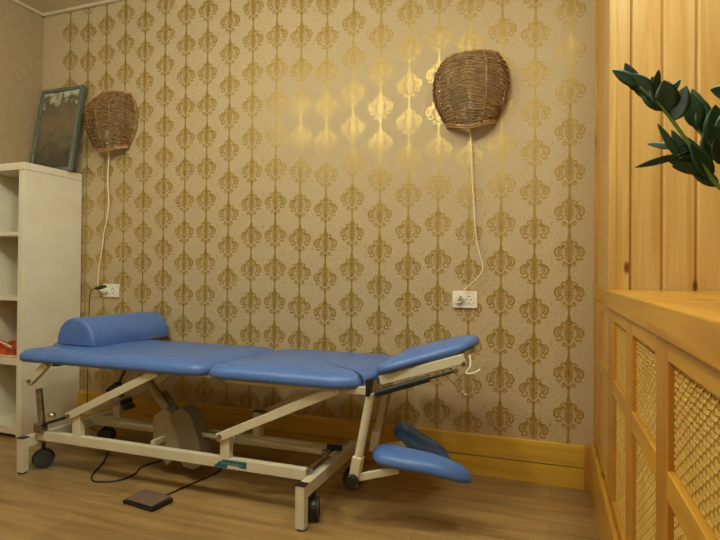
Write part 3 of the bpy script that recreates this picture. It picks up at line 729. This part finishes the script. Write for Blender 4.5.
def pad(cx, cy, L, Wd, z, rot, pitch, bend=0.02):
    pts = []; n = 10
    # kidney shaped pad: capsule bent in plan
    top = [(lerp(-L / 2, L / 2, i / n), Wd / 2) for i in range(n + 1)]
    cap = lambda s: [(s * L / 2 + s * Wd / 2 * 0.75 * math.cos(a), Wd / 2 * math.sin(a) * s * -1) for a in [lerp(-math.pi / 2, math.pi / 2, i / 8) for i in range(1, 8)]]
    out = [(lerp(-L / 2, L / 2, i / n), -Wd / 2) for i in range(n + 1)]
    out += [(L / 2 + Wd * .42 * math.cos(a), Wd / 2 * math.sin(a)) for a in [lerp(-math.pi / 2, math.pi / 2, i / 9) for i in range(1, 9)]]
    out += [(lerp(L / 2, -L / 2, i / n), Wd / 2) for i in range(n + 1)]
    out += [(-L / 2 - Wd * .42 * math.cos(a), Wd / 2 * math.sin(a)) for a in [lerp(math.pi / 2, -math.pi / 2, i / 9) for i in range(1, 9)]]
    out = [(x, y * (1 - 0.16 * (x / (L / 2)) - 0.10 * (x / (L / 2)) ** 2) + bend * (x / (L / 2)) ** 2) for x, y in out]
    def xf(v):
        # droop toward the far end, pitch, then turn
        x, y, zz = v; zz -= 1.1 * max(0, x + 0.03) ** 2
        x2 = x * math.cos(pitch) + zz * math.sin(pitch); z2 = -x * math.sin(pitch) + zz * math.cos(pitch)
        return Vector((cx + x2 * math.cos(rot) - y * math.sin(rot), cy + x2 * math.sin(rot) + y * math.cos(rot), z + z2))
    return slab(out, 0, 0.052, xf, 0.003, False)
t1 = arm_rest(-0.665, 0.0, -0.70, -0.60, -0.58, -0.25, 0.235, 0.21, 0, True)
pad(-0.432, -0.635, 0.255, 0.125, 0.226, R(1), R(1)).build('arm_cushion', M['blue'], T0, smooth=True)
t2 = arm_rest(-0.335, -0.035, -0.40, -0.25, -0.60, -0.40, 0.24, 0.2, 0, False)
pad(-0.520, -0.300, 0.185, 0.105, 0.190, R(-16), R(16)).build('arm_cushion', M['blue'], T0, smooth=True)
for x in (-0.655, -0.68):
    pass
MB().cyl((-0.630, -0.31, 0.478), (-0.700, -0.31, 0.215), 0.008, 12).build('arm_rest_stay', M['steel'], T0)
MB().cyl((-0.615, -0.33, 0.478), (-0.672, -0.33, 0.215), 0.008, 12).build('arm_rest_stay', M['steel'], T0)

# ------------------------------------------------------------------ half-round bolster
B0p = Vector((-2.13, -0.535, 0)); B1p = Vector((-2.105, -0.035, 0)); ax = (B1p - B0p).normalized(); sd = Vector((ax.y, -ax.x, 0))
b = MB(); hwb = 0.122; hb = 0.132; zb = ZM + TH + 0.0045; n = 28
sec = [(hwb * math.cos(math.pi * i / n), hb * math.sin(math.pi * i / n) ** 0.9) for i in range(n + 1)]
sec = [(max(-hwb * .985, min(hwb * .985, x)), max(z, 0)) for x, z in sec]
rows = []
Lb = (B1p - B0p).length
for t, s in ((0, .0), (0.0, .80), (0.0015, .93), (0.006, .975), (0.013, 1.0), (0.02, .997), (0.03, 1.0), (Lb - 0.03, 1.0), (Lb - 0.02, .997), (Lb - 0.013, 1.0), (Lb - 0.006, .975), (Lb - 0.0015, .93), (Lb, .80), (Lb, 0)):
    c = B0p + ax * t; zc = 0.045
    rows.append([c + sd * (x * s) + Vector((0, 0, zb + (zc + (z - zc) * s if s > 0 else zc))) for x, z in sec])
vs = [v for r_ in rows for v in r_]; k = n + 1; fs = []
for i in range(len(rows) - 1):
    for j in range(k): fs.append((i * k + j, i * k + (j + 1) % k, (i + 1) * k + (j + 1) % k, (i + 1) * k + j))
b.add(vs, fs)
bo = b.build('bolster', M['blue'], smooth=True)
me = bo.data; ctr = (B0p + B1p) / 2; ctr.z = zb
for v in me.vertices: v.co -= ctr
bo.location = ctr
bm = bmesh.new(); bm.from_mesh(me); bmesh.ops.remove_doubles(bm, verts=bm.verts, dist=0.00005); bmesh.ops.recalc_face_normals(bm, faces=bm.faces); bm.to_mesh(me); bm.free()
for e_ in me.edges: pass
md = bo.modifiers.new('edges', 'EDGE_SPLIT'); md.split_angle = R(50)
tag(bo, 'blue half-round vinyl bolster lying across the foot end of the treatment table', 'cushion')

# ------------------------------------------------------------------ foot switch and cables
P0 = empty('foot_switch', (-1.47, -0.78, 0), 'flat dark foot switch lying on the floor in front of the table', 'foot switch')
def fsbox(x0, x1, y0, y1, z0, z1, z2, name, mt, par, rot):
    vs = []
    for x, y, z in ((x0, y0, z0), (x1, y0, z0), (x1, y1, z0), (x0, y1, z0), (x0, y0, z1), (x1, y0, z1), (x1, y1, z2), (x0, y1, z2)):
        vs.append((-1.475 + x * math.cos(rot) - y * math.sin(rot), -0.775 + x * math.sin(rot) + y * math.cos(rot), z))
    return MB().add(vs, [(0, 3, 2, 1), (4, 5, 6, 7), (0, 1, 5, 4), (1, 2, 6, 5), (2, 3, 7, 6), (3, 0, 4, 7)]).build(name, mt, par, bevel=0.004)
fsbox(-0.082, 0.082, -0.052, 0.052, 0.0, 0.014, 0.018, 'switch_base', M['black'], P0, R(-8))
fsbox(-0.074, 0.074, -0.046, 0.046, 0.015, 0.021, 0.027, 'rocker_plate', base_mat('brown_grey_plate', (112, 92, 82), 0.35), P0, R(-8))
MB().tube(smooth_pts([(-1.465, -0.722, 0.012), (-1.455, -0.70, 0.0045), (-1.44, -0.62, 0.004), (-1.425, -0.53, 0.004), (-1.41, -0.42, 0.004), (-1.43, -0.33, 0.004)]), 0.0035, 7).build('switch_cable', M['black'], P0, smooth=True)
ca = MB().tube(smooth_pts([(-2.10, -0.34, 0.004), (-1.98, -0.50, 0.004), (-1.90, -0.64, 0.004), (-1.83, -0.69, 0.004), (-1.75, -0.65, 0.004), (-1.735, -0.57, 0.004), (-1.77, -0.48, 0.004), (-1.74, -0.38, 0.004), (-1.66, -0.33, 0.004)]), 0.0035, 7).build('power_cable', M['black'], smooth=True)
tag(ca, 'thin black power cable looped on the floor under the table', 'cable')

# ------------------------------------------------------------------ plant on the ledge
G0 = empty('potted_plant', (0.50, -1.32, 0.857), 'dark glossy green arching plant in front of the pine boards at the right', 'plant')
pc = Vector((0.50, -1.32, 0.857))
b = MB(); n = 28; vs = []; fs = []
pr = [(0.0, 0.0), (0.062, 0.0), (0.066, 0.008), (0.084, 0.115), (0.092, 0.118), (0.093, 0.142), (0.083, 0.142), (0.078, 0.118), (0.0, 0.118)]
for rr, z in pr: vs += [(pc.x + rr * math.cos(2 * math.pi * j / n), pc.y + rr * math.sin(2 * math.pi * j / n), pc.z + z) for j in range(n)]
for i in range(len(pr) - 1):
    for j in range(n): fs.append((i * n + j, i * n + (j + 1) % n, (i + 1) * n + (j + 1) % n, (i + 1) * n + j))
b.add(vs, fs).build('pot', M['terracotta'], G0, smooth=False)
MB().cyl((pc.x, pc.y, pc.z + 0.112), (pc.x, pc.y, pc.z + 0.128), 0.077, 28).build('soil', M['soil'], G0)
def leaflet(b, p, d, nrm, L, Wd, curl=0.12):
    d = d.normalized(); s = d.cross(nrm).normalized(); u = s.cross(d); n = 9; vs = []; fs = []
    for i in range(n + 1):
        t = i / n; w = Wd * (math.sin(math.pi * t ** 0.8) ** 0.8 if 0 < t < 1 else 0.0) * 0.5 + 0.0006
        c = p + d * (L * t) - u * (curl * .5 * L * t * t)
        for q, lift in ((-1, .09), (-.5, .03), (0, 0), (.5, .03), (1, .09)): vs.append(c + s * (w * q) + u * (w * lift))
    for i in range(n):
        for j in range(4): o = i * 5 + j; fs.append((o, o + 1, o + 6, o + 5))
    k = len(vs); vs += [v - u * 0.0009 for v in vs]; fs += [tuple(k + q for q in reversed(f)) for f in fs]
    for i in range(n):
        for j in (0, 4): o = i * 5 + j; fs.append((o, o + 5, k + o + 5, k + o))
    b.add(vs, fs)
CV = Vector((-0.15, -1.0, 0.05))
def frond(ctrl, leaves, name='stem', rad=0.0055, taper=0.45):
    pts = smooth_pts(ctrl, 8); k = len(pts)
    st = MB().tube(pts, [rad * (1 - taper * i / (k - 1)) for i in range(k)], 9).build(name, M['stem'], G0, smooth=True)
    for t, side, L, Wd, ang, face in leaves:
        i = min(k - 2, int(t * (k - 1))); p = pts[i]; d = (pts[i + 1] - pts[i]).normalized()
        up = Vector(face); s = up.cross(d).normalized() * side
        dd = d * math.cos(R(ang)) + s * math.sin(R(ang))
        lb = MB(); leaflet(lb, p, dd, up, L, Wd); lb.build('leaflet', M['leaf'], st, smooth=True)
F1 = (-0.1, -1.0, 0.15)
LV1 = [((0.161, -1.3, 1.271), (0.112, -1.308, 1.308), 0.028), ((0.157, -1.3, 1.26), (0.136, -1.299, 1.322), 0.028), ((0.182, -1.3, 1.246), (0.146, -1.304, 1.297), 0.032), ((0.202, -1.3, 1.218), (0.163, -1.297, 1.288), 0.04), ((0.207, -1.3, 1.216), (0.184, -1.296, 1.291), 0.04), ((0.211, -1.3, 1.22), (0.2, -1.313, 1.274), 0.04), ((0.187, -1.3, 1.261), (0.191, -1.315, 1.294), 0.012), ((0.209, -1.3, 1.249), (0.233, -1.29, 1.28), 0.012), ((0.219, -1.3, 1.198), (0.238, -1.307, 1.262), 0.036), ((0.23, -1.3, 1.132), (0.153, -1.308, 1.112), 0.013), ((0.223, -1.3, 1.146), (0.176, -1.285, 1.162), 0.012), ((0.23, -1.3, 1.122), (0.192, -1.301, 1.196), 0.014), ((0.24, -1.3, 1.122), (0.218, -1.29, 1.185), 0.02), ((0.266, -1.3, 1.097), (0.206, -1.301, 1.129), 0.022), ((0.263, -1.3, 1.103), (0.237, -1.296, 1.17), 0.03), ((0.282, -1.3, 1.085), (0.247, -1.31, 1.151), 0.032), ((0.293, -1.3, 1.07), (0.247, -1.296, 1.107), 0.026), ((0.269, -1.3, 1.097), (0.218, -1.289, 1.114), 0.018)]
LV2 = [((0.271, -1.24, 1.195), (0.259, -1.239, 1.269), 0.038), ((0.281, -1.24, 1.183), (0.288, -1.233, 1.252), 0.036), ((0.286, -1.24, 1.178), (0.263, -1.235, 1.278), 0.036), ((0.3, -1.24, 1.158), (0.3, -1.253, 1.236), 0.04), ((0.303, -1.24, 1.153), (0.284, -1.232, 1.22), 0.038), ((0.313, -1.24, 1.139), (0.314, -1.237, 1.224), 0.04), ((0.297, -1.24, 1.13), (0.285, -1.246, 1.189), 0.034), ((0.317, -1.24, 1.119), (0.3, -1.254, 1.17), 0.036)]
def placed_frond(ctrl, leaves, rad):
    pts = smooth_pts(ctrl, 8); k = len(pts)
    st = MB().tube(pts, [rad * (1 - 0.6 * i / (k - 1)) for i in range(k)], 9).build('stem', M['stem'], G0, smooth=True)
    for q, (a, t, w) in enumerate(leaves):
        a = Vector(a); d = Vector(t) - a; b = MB()
        near = min(pts, key=lambda p: (p - a).length)
        b.tube([near, a, a + d * 0.05], 0.0016, 5)
        leaflet(b, a, d, Vector((0.25 * math.sin(q * 2.1), -1, 0.2 + 0.2 * math.cos(q * 1.7))), d.length, w)
        b.build('leaflet', M['leaf'], st, smooth=True)
placed_frond([(0.49, -1.32, 0.975), (0.43, -1.33, 1.0), (0.36, -1.32, 1.03)] + [(0.301, -1.3, 1.062), (0.272, -1.3, 1.101), (0.243, -1.3, 1.154), (0.209, -1.3, 1.21), (0.182, -1.3, 1.246), (0.161, -1.3, 1.269)], LV1, 0.0058)
placed_frond([(0.495, -1.30, 0.975), (0.45, -1.27, 1.02), (0.39, -1.25, 1.06)] + [(0.343, -1.24, 1.079), (0.313, -1.24, 1.129), (0.29, -1.24, 1.166), (0.272, -1.24, 1.191)], LV2, 0.005)
frond([(0.51, -1.33, 0.975), (0.46, -1.38, 1.06), (0.40, -1.40, 1.14), (0.345, -1.40, 1.185), (0.31, -1.40, 1.205)],
      [(1.0, 1, .06, .036, 10, F1), (0.95, -1, .07, .038, 50, F1), (0.9, 1, .075, .036, 60, F1), (0.75, -1, .08, .04, 55, F1), (0.7, 1, .08, .038, 60, F1), (0.5, -1, .085, .04, 50, F1), (0.5, 1, .085, .04, 55, F1), (0.3, 1, .08, .038, 50, F1)])
frond([(0.52, -1.31, 0.975), (0.53, -1.29, 1.12), (0.54, -1.28, 1.24), (0.56, -1.27, 1.33)],
      [(1.0, 1, .07, .036, 10, F1), (0.9, -1, .08, .04, 50, F1), (0.85, 1, .08, .04, 50, F1), (0.65, -1, .08, .04, 50, F1), (0.6, 1, .08, .04, 50, F1), (0.4, -1, .08, .04, 50, F1), (0.4, 1, .08, .04, 50, F1)])
